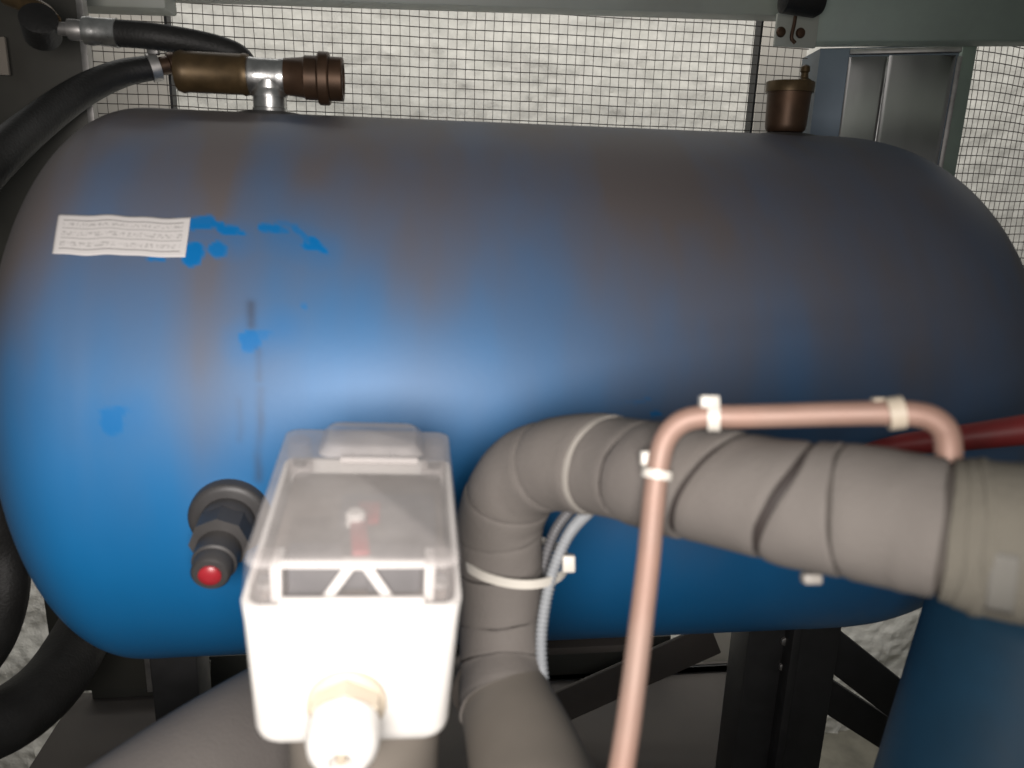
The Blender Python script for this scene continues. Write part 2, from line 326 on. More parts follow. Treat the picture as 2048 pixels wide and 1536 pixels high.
tank = thing('pressure_tank', 'large horizontal blue pressure tank under a film of grey dust', 'tank', (.1, TY, TZ - TR))
def hit(u, v):
    r = ray(u, v); a = r[1] ** 2 + r[2] ** 2; b = -2 * (r[1] * TY + r[2] * (TZ - H)); c = TY ** 2 + (TZ - H) ** 2 - TR ** 2
    t = (-b - math.sqrt(max(b * b - 4 * a * c, 0))) / (2 * a); p = CAM + r * t; return p, np.array([0, p[1] - TY, p[2] - TZ]) / TR
def txs(u, v):
    p, n = hit(u, v); return p[0], TR * math.atan2(-n[1], n[2])
def vnoise(x, y, seed, n=64):
    g_ = np.random.default_rng(seed).random((n, n)); xi, yi = np.floor(x).astype(int), np.floor(y).astype(int); fx, fy = x - xi, y - yi
    fx, fy = fx * fx * (3 - 2 * fx), fy * fy * (3 - 2 * fy); q = lambda i, j: g_[i % n, j % n]
    return (q(xi, yi) * (1 - fx) + q(xi + 1, yi) * fx) * (1 - fy) + (q(xi, yi + 1) * (1 - fx) + q(xi + 1, yi + 1) * fx) * fy
def fbm(x, y, seed, o=4): return sum(vnoise(x * 2 ** i, y * 2 ** i, seed + i) * .5 ** (i + 1) for i in range(o)) / (1 - .5 ** o)
def tank_attributes():
    x = TV[:, 0]; k = len(PH); ph = np.tile(PH, len(prof)); s = TR * ph
    deg = np.degrees(ph); hl = np.clip((XL - x) / HL, 0, 1); hr = np.clip((x - XR) / HR, 0, 1)
    # dust lies thick on the upper face, thins towards the belly, streaky below the fittings
    lim = 72 + 24 * (fbm(x * 9 + 3, s * 4, 1) - .5) * 2 + 7 * np.clip((x - .04) / .08, 0, 1) + 16 * np.clip((x - .12) / .4, 0, 1) - 12 * np.exp(-((x + .05 + .03 * (fbm(s * 6, x * 3, 77) - .5)) / .05) ** 2) * 1.0
    d = 1 / (1 + np.exp((deg - lim) / 12.0))
    d *= .93 + .55 * (fbm(x * 16, s * 5, 21, 5) - .5)
    d += .26 * np.exp(-((x + .165) / .022) ** 2) * np.clip((115 - deg) / 30, 0, 1) * (.6 + .8 * fbm(x * 60, s * 4, 33))     # run below the valve
    d += .30 * np.clip(hl * 1.4, 0, 1) ** 2 * (.5 + fbm(x * 10, s * 9, 40))
    d += .12 * (fbm(x * 45, s * 5, 50) - .5) * np.exp(-((deg - 75) / 30) ** 2)
    d += .09 * np.exp(-((deg - 142) / 8.) ** 2)
    d = np.clip(d, .02, .99)
    w = np.zeros_like(d)
    jx = .0016 * (fbm(x * 260, s * 260, 60) - .5) * 2; js = .0016 * (fbm(x * 260 + 9, s * 260, 70) - .5) * 2
    def cap(p, q, r, a=1., soft=.0022):
        nonlocal w
        p, q = np.array(txs(*p)), np.array(txs(*q)); r = r * .00041; dx, ds = x + jx - p[0], s + js - p[1]; e = q - p; L = e.dot(e)
        t = np.clip((dx * e[0] + ds * e[1]) / L, 0, 1) if L > 1e-9 else 0
        dd = np.hypot(dx - t * e[0], ds - t * e[1]); w = np.maximum(w, a * np.clip((r - dd) / soft + .5, 0, 1))
    for c in [((400, 470), (470, 480), 30, .22), ((560, 470), (640, 500), 30, .20), ((495, 685), (560, 660), 34, .25), ((215, 845), (260, 830), 34, .2)]: cap(*c, soft=.022)
    for c in [((360, 446), (420, 440), 11, .8), ((385, 452), (430, 450), 8, .9), ((440, 452), (450, 462), 9, .95), ((445, 463), (485, 466), 5, .95), ((455, 458), (468, 460), 9, .95),
              ((388, 500), (388, 504), 19, 1), ((382, 514), (384, 518), 17, 1), ((433, 498), (437, 500), 17, .85), ((300, 516), (325, 517), 5, .9), ((372, 521), (380, 520), 6, .9),
              ((527, 455), (552, 457), 10, .85), ((552, 455), (573, 462), 7, .6), ((560, 445), (590, 452), 6, .35), ((590, 455), (616, 480), 7, .6), ((612, 492), (640, 494), 8, 1), ((630, 488), (652, 504), 6, 1), ((626, 480), (634, 490), 9, 1),
              ((500, 680), (501, 684), 20, .95), ((505, 672), (528, 668), 11, .6), ((530, 668), (545, 664), 7, .35), ((222, 842), (224, 850), 21, .75), ((210, 826), (240, 824), 10, .7), ((240, 824), (255, 820), 7, .4),
              ((607, 612), (610, 613), 5, .5), ((1306, 829), (1316, 828), 5, .9), ((1270, 806), (1302, 796), 1.4, .5), ((1225, 806), (1290, 803), 1.2, .3)]: cap(*c)
    k_ = np.zeros_like(d)                                         # dark drip marks
    def drip(p, q, r, a):
        nonlocal k_
        p, q = np.array(txs(*p)), np.array(txs(*q)); r = r * .00041; dx, ds = x - p[0] + .004 * (fbm(x * 30, s * 40, 90) - .5), s - p[1]; e = q - p
        t = np.clip((dx * e[0] + ds * e[1]) / e.dot(e), 0, 1); dd = np.hypot(dx - t * e[0], ds - t * e[1]); k_ = np.maximum(k_, a * np.exp(-(dd / r) ** 2) * (.4 + 1.1 * fbm(x * 60, s * 45, 95)))
    for c in [((500, 608), (502, 650), 9, .8), ((515, 700), (520, 760), 7, .4), ((523, 780), (518, 960), 8, .45), ((480, 800), (478, 880), 6, .25)]: drip(*c)
    d = d * (1 - .9 * w)
    return d, w, np.clip(k_, 0, 1)
def tank_material():
    m = bpy.data.materials.new('dusty_blue_paint'); m.use_nodes = True; nt = m.node_tree; N = nt.nodes; L = nt.links; b = N['Principled BSDF']
    def at(n):
        a = N.new('ShaderNodeAttribute'); a.attribute_name = n; return a.outputs['Fac']
    tc = N.new('ShaderNodeTexCoord'); nz = N.new('ShaderNodeTexNoise'); nz.inputs['Scale'].default_value = 9; nz.inputs['Detail'].default_value = 7; L.new(tc.outputs['Object'], nz.inputs['Vector'])
    cb = N.new('ShaderNodeMix'); cb.data_type = 'RGBA'; cb.inputs['A'].default_value = (.003, .120, .31, 1); cb.inputs['B'].default_value = (.005, .150, .38, 1); L.new(nz.outputs['Fac'], cb.inputs['Factor'])
    cdm = N.new('ShaderNodeMix'); cdm.data_type = 'RGBA'; cdm.inputs['A'].default_value = (.100, .088, .090, 1); cdm.inputs['B'].default_value = (.112, .096, .092, 1); L.new(nz.outputs['Fac'], cdm.inputs['Factor'])
    m1 = N.new('ShaderNodeMix'); m1.data_type = 'RGBA'; L.new(at('dust'), m1.inputs['Factor']); L.new(cb.outputs['Result'], m1.inputs['A']); L.new(cdm.outputs['Result'], m1.inputs['B'])
    m2 = N.new('ShaderNodeMix'); m2.data_type = 'RGBA'; L.new(at('wipe'), m2.inputs['Factor']); L.new(m1.outputs['Result'], m2.inputs['A']); m2.inputs['B'].default_value = (.001, .12, .34, 1)
    m3 = N.new('ShaderNodeMix'); m3.data_type = 'RGBA'; L.new(at('drip'), m3.inputs['Factor']); L.new(m2.outputs['Result'], m3.inputs['A']); m3.inputs['B'].default_value = (.035, .05, .085, 1)
    L.new(m3.outputs['Result'], b.inputs['Base Color'])
    mr = N.new('ShaderNodeMapRange'); mr.inputs[3].default_value = .46; mr.inputs[4].default_value = .55; L.new(at('dust'), mr.inputs[0]); L.new(mr.outputs[0], b.inputs['Roughness'])
    b.inputs['Specular IOR Level'].default_value = .55
    ms = N.new('ShaderNodeMapRange'); ms.inputs[3].default_value = .42; ms.inputs[4].default_value = .25; L.new(at('wipe'), ms.inputs[0]); L.new(ms.outputs[0], b.inputs['Specular IOR Level'])
    n3 = N.new('ShaderNodeTexNoise'); n3.inputs['Scale'].default_value = 160; L.new(tc.outputs['Object'], n3.inputs['Vector']); bp = N.new('ShaderNodeBump'); bp.inputs['Strength'].default_value = .02; bp.inputs['Distance'].default_value = .002
    L.new(n3.outputs['Fac'], bp.inputs['Height']); L.new(bp.outputs[0], b.inputs['Normal']); return m
M['tank'] = tank_material()
shell = mesh_obj('shell', TV, TF, M['tank'], tank, sharp=60)
for nm, arr in zip(('dust', 'wipe', 'drip'), tank_attributes()):
    at_ = shell.data.attributes.new(nm, 'FLOAT', 'POINT'); at_.data.foreach_set('value', arr.astype(np.float32))
BVH = BVHTree.FromPolygons([tuple(v) for v in TV], TF)
def surf(u, v, off=0.):
    d = V(ray(u, v)).normalized(); q = BVH.ray_cast(V(CAM), d); return np.array(q[0]) + off * np.array(q[1] if q[1].dot(d) < 0 else -q[1])
# paper label stuck on the tank
def label_mat():
    m = bpy.data.materials.new('printed_paper'); m.use_nodes = True; nt = m.node_tree; N = nt.nodes; L = nt.links; b = N['Principled BSDF']; b.inputs['Roughness'].default_value = .6
    uv = N.new('ShaderNodeUVMap'); sp = N.new('ShaderNodeSeparateXYZ'); L.new(uv.outputs[0], sp.inputs[0])
    def math_(op, a, b_=None, c=None):
        n_ = N.new('ShaderNodeMath'); n_.operation = op
        for i, q in enumerate((a, b_, c)):
            if q is None: continue
            if isinstance(q, (int, float)): n_.inputs[i].default_value = q
            else: L.new(q, n_.inputs[i])
        return n_.outputs[0]
    ink = None; X_, Y_ = sp.outputs[0], sp.outputs[1]
    inx = math_('MULTIPLY', math_('GREATER_THAN', X_, .045), math_('LESS_THAN', X_, .955))
    for y, s in ((.86, .75), (.66, .45), (.415, .55), (.145, .8)):
        l = math_('MULTIPLY', math_('MULTIPLY', math_('LESS_THAN', math_('ABSOLUTE', math_('SUBTRACT', Y_, y)), .011), inx), s); ink = l if ink is None else math_('MAXIMUM', ink, l)
    nz = N.new('ShaderNodeTexNoise'); nz.noise_dimensions = '2D'; nz.inputs['Scale'].default_value = 1; nz.inputs['Detail'].default_value = 3
    mp = N.new('ShaderNodeMapping'); mp.inputs['Scale'].default_value = (48, 15, 1); L.new(uv.outputs[0], mp.inputs[0]); L.new(mp.outputs[0], nz.inputs['Vector'])
    rows = None
    for y in (.76, .56, .50, .30, .24):
        l = math_('LESS_THAN', math_('ABSOLUTE', math_('SUBTRACT', Y_, y)), .036 if y > .7 else .024); rows = l if rows is None else math_('MAXIMUM', rows, l)
    txt = math_('MULTIPLY', math_('MULTIPLY', math_('MULTIPLY', math_('SMOOTH_MIN', math_('MULTIPLY', math_('SUBTRACT', nz.outputs['Fac'], .46), 8.), 1., .1), rows), inx), .38)
    ink = math_('MAXIMUM', ink, txt); mx = N.new('ShaderNodeMix'); mx.data_type = 'RGBA'; L.new(ink, mx.inputs['Factor']); mx.inputs['A'].default_value = (.52, .50, .49, 1); mx.inputs['B'].default_value = (.06, .055, .05, 1)
    mx.clamp_factor = True; L.new(mx.outputs['Result'], b.inputs['Base Color']); return m
def make_label():
    nu, nv = 60, 20; c = {(0, 0): (106, 508), (1, 0): (371, 515), (0, 1): (119, 429), (1, 1): (382, 437)}; vs = []; uvs = []
    for j in range(nv + 1):
        for i in range(nu + 1):
            a, b = i / nu, j / nv; uvp = sum(np.array(c[p, q], float) * (a if p else 1 - a) * (b if q else 1 - b) for p in (0, 1) for q in (0, 1))
            uvp[1] += 1.3 * math.sin(a * 9 + b) + .7 * math.sin(a * 23 + 2) + (3.0 * (1 - abs(2 * a - 1) ** 8) * .3)
            vs.append(surf(*uvp, .0010 + .0003 * (1 + math.sin(a * 17 + b * 2)))); uvs.append((a, b))
    fs = [(j * (nu + 1) + i, j * (nu + 1) + i + 1, (j + 1) * (nu + 1) + i + 1, (j + 1) * (nu + 1) + i) for j in range(nv) for i in range(nu)]
    o = mesh_obj('paper_label', np.array(vs), fs, label_mat(), tank); ul = o.data.uv_layers.new(name='UVMap')
    for lp in o.data.loops: ul.data[lp.index].uv = uvs[lp.vertex_index]
    md = o.modifiers.new('thick', 'SOLIDIFY'); md.thickness = .0003; tag(o, 'wrinkled white printed label')
make_label()
# weld bosses on the top line
xv = PY(541, 235, TY)[0]; xw = PY(1569, 268, TY)[0]
for x in (xv, xw): lathe('weld_boss', [(-.02, .045), (-.002, .042), (.001, .034), (.0025, .026), (.0025, .01)], (x, TY, TZ + TR - .001), (0, 0, 1), M['darkplastic'], tank)
# tank foot rail (grey lip under the belly) and legs
box('foot_rail', (.06, TY - .09, TZ - TR + .004), (.20, .03, .005), M['pan'], tank, bevel=.002)
# ------------------------------------------------------------------ safety valve on the tank
t = thing('safety_valve', 'brass valve on a steel tee screwed into the top left of the tank', 'valve', (xv, TY, TZ + TR))
zt = PY(540, 152, TY)[2]; lathe('stub_pipe', [(0, .0172), (zt - TZ - TR - .005, .0172)], (xv, TY, TZ + TR), (0, 0, 1), M['steel'], t, seg=32)
lathe('thread_collar', [(0, .0185), (.003, .0182), (.004, .017)], (xv, TY, TZ + TR + .002), (0, 0, 1), M['steel'], t, seg=24)
vx = _n(PY(680, 158, TY) - PY(380, 143, TY)); vx[1] = 0; c0 = np.array([xv, TY, zt])
mm = (PY(680, 158, TY) - PY(380, 143, TY)); pxm = np.linalg.norm(mm) / 300.
U = lambda u: (u - 541) * pxm                                       # photo column -> metres along the valve
tvs, tfs = lathe_geo([(U(500), .0175), (U(505), .0185), (U(520), .0175), (U(558), .0175), (U(572), .0185), (U(576), .0175)], c0, vx, 32)
tv2, tf2 = lathe_geo([(-.021, .0190), (-.016, .0190), (-.013, .0172), (.0, .0165)], c0, (0, 0, 1), 32)
mesh_obj('tee', *join([(tvs, tfs), (tv2, tf2)]), M['steel'], t, sharp=40)
lathe('valve_body', [(U(358), .012), (U(361), .0195), (U(372), .0215), (U(380), .0205), (U(488), .0205), (U(494), .0215), (U(502), .0205), (U(503), .012)], c0, vx, M['brass'], t, seg=36)
lathe('valve_bonnet', [(U(572), .012), (U(574), .0185), (U(612), .0205), (U(616), .0225), (U(640), .0225), (U(642), .020)], c0, vx, M['bronze'], t, seg=36)
lathe('hex_collar', [(U(641), .02), (U(642), .0262), (U(645), .0272), (U(662), .0272), (U(665), .0262), (U(666), .02)], c0, vx, M['bronze'], t, seg=24, sharp=20)
lathe('end_cap', [(U(665), .02), (U(666), .0225), (U(690), .0225), (U(693), .021), (U(693), .017), (U(680), .015)], c0, vx, M['bronze'], t, seg=36)
# ------------------------------------------------------------------ hoses at the top left
t = thing('hydraulic_hose', 'short black hose with crimped steel ferrule arching over the brass valve', 'hose', PY(200, 62, .93))
hp = spline([PY(228, 66, .93), PY(300, 72, .93), (PY(380, 84, .94)), PY(440, 98, .95), PY(478, 115, .955), PY(495, 145, .96), PY(500, 185, .965)], 12)
tube('hose', hp, .0135, M['rubber'], t, seg=20); ax = _n(hp[1] - hp[0])
lathe('ferrule', [(-.030, .010), (-.029, .0135), (-.022, .0145), (-.018, .0135), (.0, .0142), (.004, .0148), (.005, .01)], hp[0], ax, M['steel'], t, seg=24)
lathe('stem', [(-.062, .0065), (-.045, .007), (-.044, .0105), (-.034, .0105), (-.028, .0085)], hp[0], ax, M['dullsteel'], t, poly=12)
lathe('banjo_fitting', [(-.016, .013), (-.014, .018), (.014, .018), (.016, .013)], hp[0] - ax * .072, (.3, -1, .6), M['rubber'], t, seg=24)
tube('elbow_arm', spline([hp[0] - ax * .06 + (0, 0, .006), hp[0] - ax * .075 + (0, .01, .018), hp[0] - ax * .11 + (0, .02, .03)], 8), .0095, M['brass'], t, seg=14)
t = thing('drain_hose', 'thick black hose curving down to the left from the brass valve end', 'hose', PY(320, 132, .91))
hp = spline([P(-120, 440, .80), P(-20, 330, .84), P(70, 250, .90), P(160, 185, .95), P(240, 148, .98), P(318, 133, 1.0)], 12)
tube('hose', hp, np.linspace(.024, .0145, len(hp)), M['rubber'], t, seg=24); ax = _n(hp[-1] - hp[-2])
lathe('hose_clamp', [(-.012, .014), (-.0115, .0175), (.0, .0175), (.0005, .014)], hp[-1], ax, M['dullsteel'], t, seg=28)
q = hp[-1] + np.array([0, -.004, .020]) - ax * .004; box('clamp_screw', q, (.007, .006, .006), M['dullsteel'], t, bevel=.002)
lathe('hose_tail', [(0, .011), (.012, .011), (.013, .0145), (.022, .0145), (.024, .012), (.032, .012)], hp[-1], ax, M['bronze'], t, seg=24)
# ------------------------------------------------------------------ air vent
t = thing('air_vent', 'squat bronze air vent with flat cap and nipple on top right of the tank', 'air vent', (xw, TY, TZ + TR))
sc = pxm
lathe('body', [(0, 0.0202), (.003, 0.0225), (.008, 0.0232), (.040, 0.0244), (.044, 0.0247)], (xw, TY, TZ + TR + .003), (0, 0, 1), M['bronze'], t)
lathe('cap', [(0, 0.0241), (.0005, 0.0269), (.0105, 0.0273), (.012, 0.0262), (.012, 0.0092)], (xw, TY, TZ + TR + .046), (0, 0, 1), M['brass'], t)
lathe('nipple', [(0, .008), (.003, .008), (.005, .0045), (.010, .004), (.012, .0055), (.017, .005), (.019, .0025)], (xw + .014, TY - .004, TZ + TR + .0575), (0, 0, 1), M['brass'], t, seg=20)
# ------------------------------------------------------------------ level sensor in the tank side
hp_, hn = hit(462, 1030)
t = thing('tank_sensor', 'black threaded sensor plug with a red tip in the tank side', 'sensor', hp_)
lathe('flange', [(-.01, .0325), (.006, .0325), (.0085, .031), (.010, .027), (.010, .01)], hp_, hn, M['darkplastic'], t)
lathe('collar', [(.008, .0215), (.022, .0215), (.025, .020), (.025, .01)], hp_, hn, M['darkplastic'], t)
lathe('plug_nut', [(.024, .018), (.0245, .0225), (.044, .0225), (.0445, .018)], hp_ , hn, M['darkplastic'], t, poly=8, sharp=20)
dn = _n(hn + np.array([.0, 0, -.06])); e0 = hp_ + hn * .043 + np.array([0, 0, -.004])
lathe('plug_tip', [(0, .017), (.018, .0165), (.019, .0145), (.030, .0142), (.032, .0125), (.032, .008)], e0, dn, M['darkplastic'], t)
lathe('red_tip', [(.030, .0085), (.0335, .0082), (.0352, .006), (.036, .002)], e0, dn, M['red'], t, seg=24)
# ------------------------------------------------------------------ wrapped insulated pipe
PIPE = [(1010, 1420, .50), (1002, 1345, .525), (1001, 1260, .537), (1001, 1170, .54), (1000, 1090, .537), (1006, 1020, .53), (1040, 958, .515), (1095, 932, .495), (1160, 926, .472), (1235, 936, .447), (1310, 950, .42),
        (1400, 968, .397), (1500, 988, .375), (1600, 1008, .357), (1700, 1022, .345), (1800, 1038, .334), (1880, 1056, .324), (1960, 1072, .316), (2080, 1090, .306), (2200, 1108, .296)]
pipe = thing('insulated_pipe', 'grey foam wrapped pipe bending from vertical to the right in front of the tank', 'pipe', P(1001, 1345, .53))
path = spline([P(*q) for q in PIPE], 24); pu = np.array([proj(q) for q in path]); RP = .0287
pt_, pa, pb = frames(path, CAM)
tt = np.arange(len(path), dtype=float)
def at_i(u, v): return float(np.argmin(np.hypot(pu[:, 0] - u, pu[:, 1] - v)))
def interp(arr, t): return np.array([np.interp(t, tt, arr[:, k]) for k in range(3)]).T
def wrap(name, t0, a0, t1, a1, r0, r1, mt, rows=14, seg=40, lip=True, par=None, squash=None):
    """a sleeve of pipe between two slanted seams: t(theta) = t + a*sin(theta) + b*cos(theta), in path samples"""
    th = np.linspace(0, 2 * np.pi, seg, endpoint=False); vs = []; fr = list(np.linspace(0, 1, rows)); rad = [r0 + (r1 - r0) * f for f in fr]
    if lip: fr = [0.0] + fr + [1.0]; rad = [r0 - .004] + rad + [r1 - .004]; rad[1] -= .0006; rad[-2] -= .0006
    for f, r in zip(fr, rad):
        ts = (t0 + a0[0] * np.sin(th) + a0[1] * np.cos(th)) * (1 - f) + (t1 + a1[0] * np.sin(th) + a1[1] * np.cos(th)) * f
        ts = ts + np.array([1.5 * mnoise.noise(Vector((1.6 * math.cos(q), 1.6 * math.sin(q), t0 + f * 9))) for q in th]) * (1 if lip else 0)
        ts = np.clip(ts, 0, len(path) - 1.001); c = interp(path, ts); A = interp(pa, ts); B = interp(pb, ts)
        rr = r * (1 + .014 * np.sin(2 * th + ts * .05) + .010 * np.sin(3 * th + ts * .11 + 1) + np.array([.016 * mnoise.noise(Vector((2.2 * math.cos(q), 2.2 * math.sin(q), tq * .09 + t0))) for q, tq in zip(th, ts)]))
        vs.append(c + rr[:, None] * (np.cos(th)[:, None] * A + np.sin(th)[:, None] * B))
    n = len(fr); vs = np.vstack(vs); fs = [(i * seg + k, i * seg + (k + 1) % seg, (i + 1) * seg + (k + 1) % seg, (i + 1) * seg + k) for i in range(n - 1) for k in range(seg)]
    return mesh_obj(name, vs, fs, mt, par or pipe, sharp=50)
# seams: (photo point on the axis, slant a (top/bottom), bulge b, gap width in samples, kind)
SE = [((1008, 1400), 0, -6, 1.0, 'g'), ((1002, 1318), 2, -4, 1.2, 'b'), ((1001, 1232), 2, -4, .9, 'b'), ((1003, 1128), 1, -4, .9, 'b'), ((1001, 1062), 3, -3, .8, 'g'), ((1018, 985), 5, -2, .8, 'g'), ((1100, 931), 0, 1, 1.6, 'b'), ((1205, 932), -5, -1, 3.2, 'L'), ((1283, 945), -4, 0, 2.4, 'b'),
      ((1432, 975), -11, 2, 3.4, 'b'), ((1582, 1004), -9, 3, 3.6, 'b'), ((1697, 1022), 2, -4, 2.0, 'l'), ((1888, 1058), 2, 6, 4.2, 'l')]
seam = [(at_i(*s[0]), s[1], s[2], s[3], s[4]) for s in SE]
ends = [(0., 0, 0, 0, '')] + seam + [(len(path) - 1.01, 0, 0, 0, '')]
RAD = [1.02, 1.0, 1.0, 1.0, 1.015, 1.02, 1.03, 1.03, 1.0, 1.02, 1.02, 1.01, 1.03, 1.05]
for i in range(len(ends) - 1):
    s0, s1 = ends[i], ends[i + 1]; mt = M['foamdusty'] if i >= len(ends) - 2 else M['foam']
    wrap('insulation_wrap', s0[0] + s0[3] / 2, s0[1:3], s1[0] - s1[3] / 2, s1[1:3], RP * RAD[i], RP * (RAD[i] + (.02 if i % 2 else -.01)), mt)
for s in seam:
    mt = {'g': M['foam'], 'b': M['band'], 'L': M['nylongrey'], 'l': M['bandlight']}[s[4]]
    rr = RP * (.965 if s[4] != 'L' else 1.035)
    wrap('tape_band', s[0] - s[3] / 2 - .3, s[1:3], s[0] + s[3] / 2 + .3, s[1:3], rr, rr, mt, rows=3)
# dusty coupling at the right end, with a grey patch
cpl = at_i(1915, 1062); wrap('coupling_sleeve', cpl + 1, (2, 6), len(path) - 1.01, (0, 0), RP * 1.10, RP * 1.12, M['foamdusty'], rows=8)
wrap('coupling_lip', cpl + 9, (2, 5), cpl + 14, (2, 5), RP * 1.135, RP * 1.13, M['foamdusty'], rows=4)
vs = []
for f in np.linspace(0, 1, 8):
    for q in np.linspace(.15, 1.0, 10):
        ti = cpl + 17 + 10 * f; c = interp(path, np.array([ti]))[0]; A = interp(pa, np.array([ti]))[0]; B = interp(pb, np.array([ti]))[0]; vs.append(c + RP * 1.135 * (math.cos(q) * A + math.sin(q) * B))
o = mesh_obj('tape_patch', np.array(vs), [(i * 10 + k, i * 10 + k + 1, (i + 1) * 10 + k + 1, (i + 1) * 10 + k) for i in range(7) for k in range(9)], M['patch'], pipe)
o.modifiers.new('thick', 'SOLIDIFY').thickness = .0015
# lower thick section bending towards the viewer
lp = spline([P(985, 1315, .545), P(1000, 1365, .53), P(1022, 1430, .50), P(1046, 1500, .465), P(1075, 1600, .42), P(1100, 1700, .38)], 10)
low = thing('insulated_pipe', 'thicker tan insulated pipe coming forward under the wrapped vertical pipe', 'pipe', lp[0])
tube('insulation_sleeve', lp, np.linspace(.0275, .037, len(lp)), M['tan'], low, seg=40)
a_ = _n(lp[14] - lp[10]); lathe('tape_band', [(-.002, .027), (-.0018, .0335), (.0018, .0337), (.002, .027)], lp[10], _n(lp[11] - lp[9]), M['bandlight'], low, seg=40)
# ------------------------------------------------------------------ copper tube
CP = [(1215, 1700, .315), (1232, 1600, .325), (1249, 1500, .335), (1266, 1380, .346), (1283, 1240, .357), (1297, 1120, .366), (1307, 1010, .372), (1316, 935, .374), (1330, 880, .374), (1360, 846, .372), (1405, 833, .370), (1470, 833, .366), (1560, 831, .360), (1660, 828, .353), (1760, 826, .345), (1825, 828, .340), (1865, 838, .336), (1890, 862, .333), (1897, 900, .331), (1898, 960, .331), (1898, 1000, .333)]
cpath = spline([P(*q) for q in CP], 10); ct = thing('copper_tube', 'bare copper tube bent over the wrapped pipe like an arch', 'tube', cpath[40])
k = int(len(cpath) * .45)
tube('tube_run', cpath, .0055, M['copper'], ct, seg=24)
lathe('tube_joint', [(-.004, .0065), (-.003, .0078), (.010, .0078), (.012, .0062)], P(1898, 985, .331), P(1898, 900, .331) - P(1898, 985, .331), M['foamdusty'], ct, seg=24)
# ------------------------------------------------------------------ cable ties
def tie(label, c, axis, rx, ry, width, hp_, hax, mt, refx=(1, 0, 0), hs=(.0042, .0035, .0035), thick=.0014, wob=0.):
    t_ = thing('cable_tie', label, 'cable tie', c, 'white cable ties')
    ring('strap', c, axis, rx, ry, width, thick, mt, t_, refx=refx, wob=wob); box('tie_head', hp_, hs, mt, t_, ax=hax, bevel=.0012); return t_
cx_ = CM[:, 0]; cy_ = CM[:, 1]; cz_ = CM[:, 2]; cax = (cx_, cy_, cz_)
c = P(1030, 1118, .537); tie('big white cable tie strapping conduits to the vertical wrapped pipe', c, (.04, 0, 1), .0362, .0325, .0062, P(1137, 1126, .512), cax, M['nylon'], hs=(.0042, .0055, .0045), wob=.0012)
ci = lambda u, v: int(np.argmin([math.hypot(*(np.array(proj(q)) - (u, v))) for q in cpath]))
def ctie(label, u, v, hu, hv, hd, hs, mt, w=.0045, tiltv=(0, 0, 0)):
    i = ci(u, v); ax = _n(cpath[i + 1] - cpath[i - 1]) + np.array(tiltv); tie(label, cpath[i], ax, .0061, .0061, w, P(hu, hv, hd), cax, mt, refx=(0, 0, 1) if abs(_n(ax)[2]) < .7 else (1, 0, 0), hs=hs, thick=.0012)
ctie('white cable tie collar on the upright copper tube below its bend', 1312, 945, 1292, 916, .378, (.0028, .0036, .003), M['nylon'], .0042)
ctie('white cable tie at the left end of the copper arch top', 1428, 834, 1418, 803, .367, (.0045, .0030, .0035), M['nylon'], .0055)
ctie('cream cable tie at the right end of the copper arch top', 1790, 827, 1765, 803, .347, (.0048, .0018, .003), M['ivory'], .0066, (0, .2, .1))
hp2 = P(1622, 1156, .356); o = box('cable_tie', hp2, (.0042, .0024, .0035), M['nylongrey'], base=hp2, ax=cax, bevel=.0012); tag(o, 'cable tie head poking out below the wrapped pipe', 'cable tie', 'white cable ties')
# ------------------------------------------------------------------ corrugated conduits
def conduit(label, pts, r, mt, pitch=.0031):
    p_ = spline([P(*q) for q in pts], 60); s_ = np.concatenate([[0], np.cumsum(np.linalg.norm(np.diff(p_, axis=0), axis=1))]); n = int(s_[-1] / pitch * 6)
    si = np.linspace(0, s_[-1], n); pp = np.array([np.interp(si, s_, p_[:, k]) for k in range(3)]).T; rr = r * (1 + .13 * np.sign(np.sin(si / pitch * 2 * np.pi)) * np.abs(np.sin(si / pitch * 2 * np.pi)) ** .4)
    vs, fs = sweep_geo(pp, rr, 12); o = mesh_obj('corrugated_conduit', vs, fs, mt, base=pp[0], sharp=60); return tag(o, label, 'conduit', 'corrugated conduits beside the wrapped pipe')
conduit('outer pale grey corrugated conduit running down beside the wrapped pipe', [(1215, 985, .475), (1180, 1020, .495), (1140, 1065, .512), (1110, 1130, .516), (1090, 1210, .517), (1082, 1290, .517), (1088, 1380, .51), (1094, 1425, .505)], .0037, M['conduit'])
conduit('inner grey corrugated conduit tucked against the wrapped pipe', [(1185, 975, .50), (1150, 1010, .52), (1112, 1060, .535), (1090, 1120, .54), (1072, 1200, .545), (1064, 1290, .545), (1074, 1370, .54), (1085, 1410, .535)], .0036, M['conduitdark'])
# ------------------------------------------------------------------ flow switch box
cxv = lambda v: CM @ np.array(v, float)                              # camera-space direction -> world (fixed numbers, evaluated once)
ey = _n(cxv((-.0167, .0555, -.1325))); ex = np.array(cxv((1, -.03, -.139))); ex = _n(ex - ey * ex.dot(ey)); ez = np.cross(ex, ey)
if ez[2] < 0: ez = -ez
F0 = P(705, 1213, .362)                                              # middle of the front edge where lid meets base
sw = thing('flow_switch', 'white junction box with a clear dusty lid and a cable gland in front', 'junction box', F0)
def LB(x, y, z): return F0 + ex * x + ey * y + ez * z
BW, BD, BH, LH = .0510, .145, .087, .0225
def rrect(w0, w1, y0, y1, r, n=6):
    pts = []
    for (cx0, cy0, a0) in ((w1 - r, y1 - r, 0), (w0 + r, y1 - r, 90), (w0 + r, y0 + r, 180), (w1 - r, y0 + r, 270)):
        for k in range(n + 1): q = math.radians(a0 + 90 * k / n); pts.append((cx0 + r * math.cos(q), cy0 + r * math.sin(q)))
    return pts
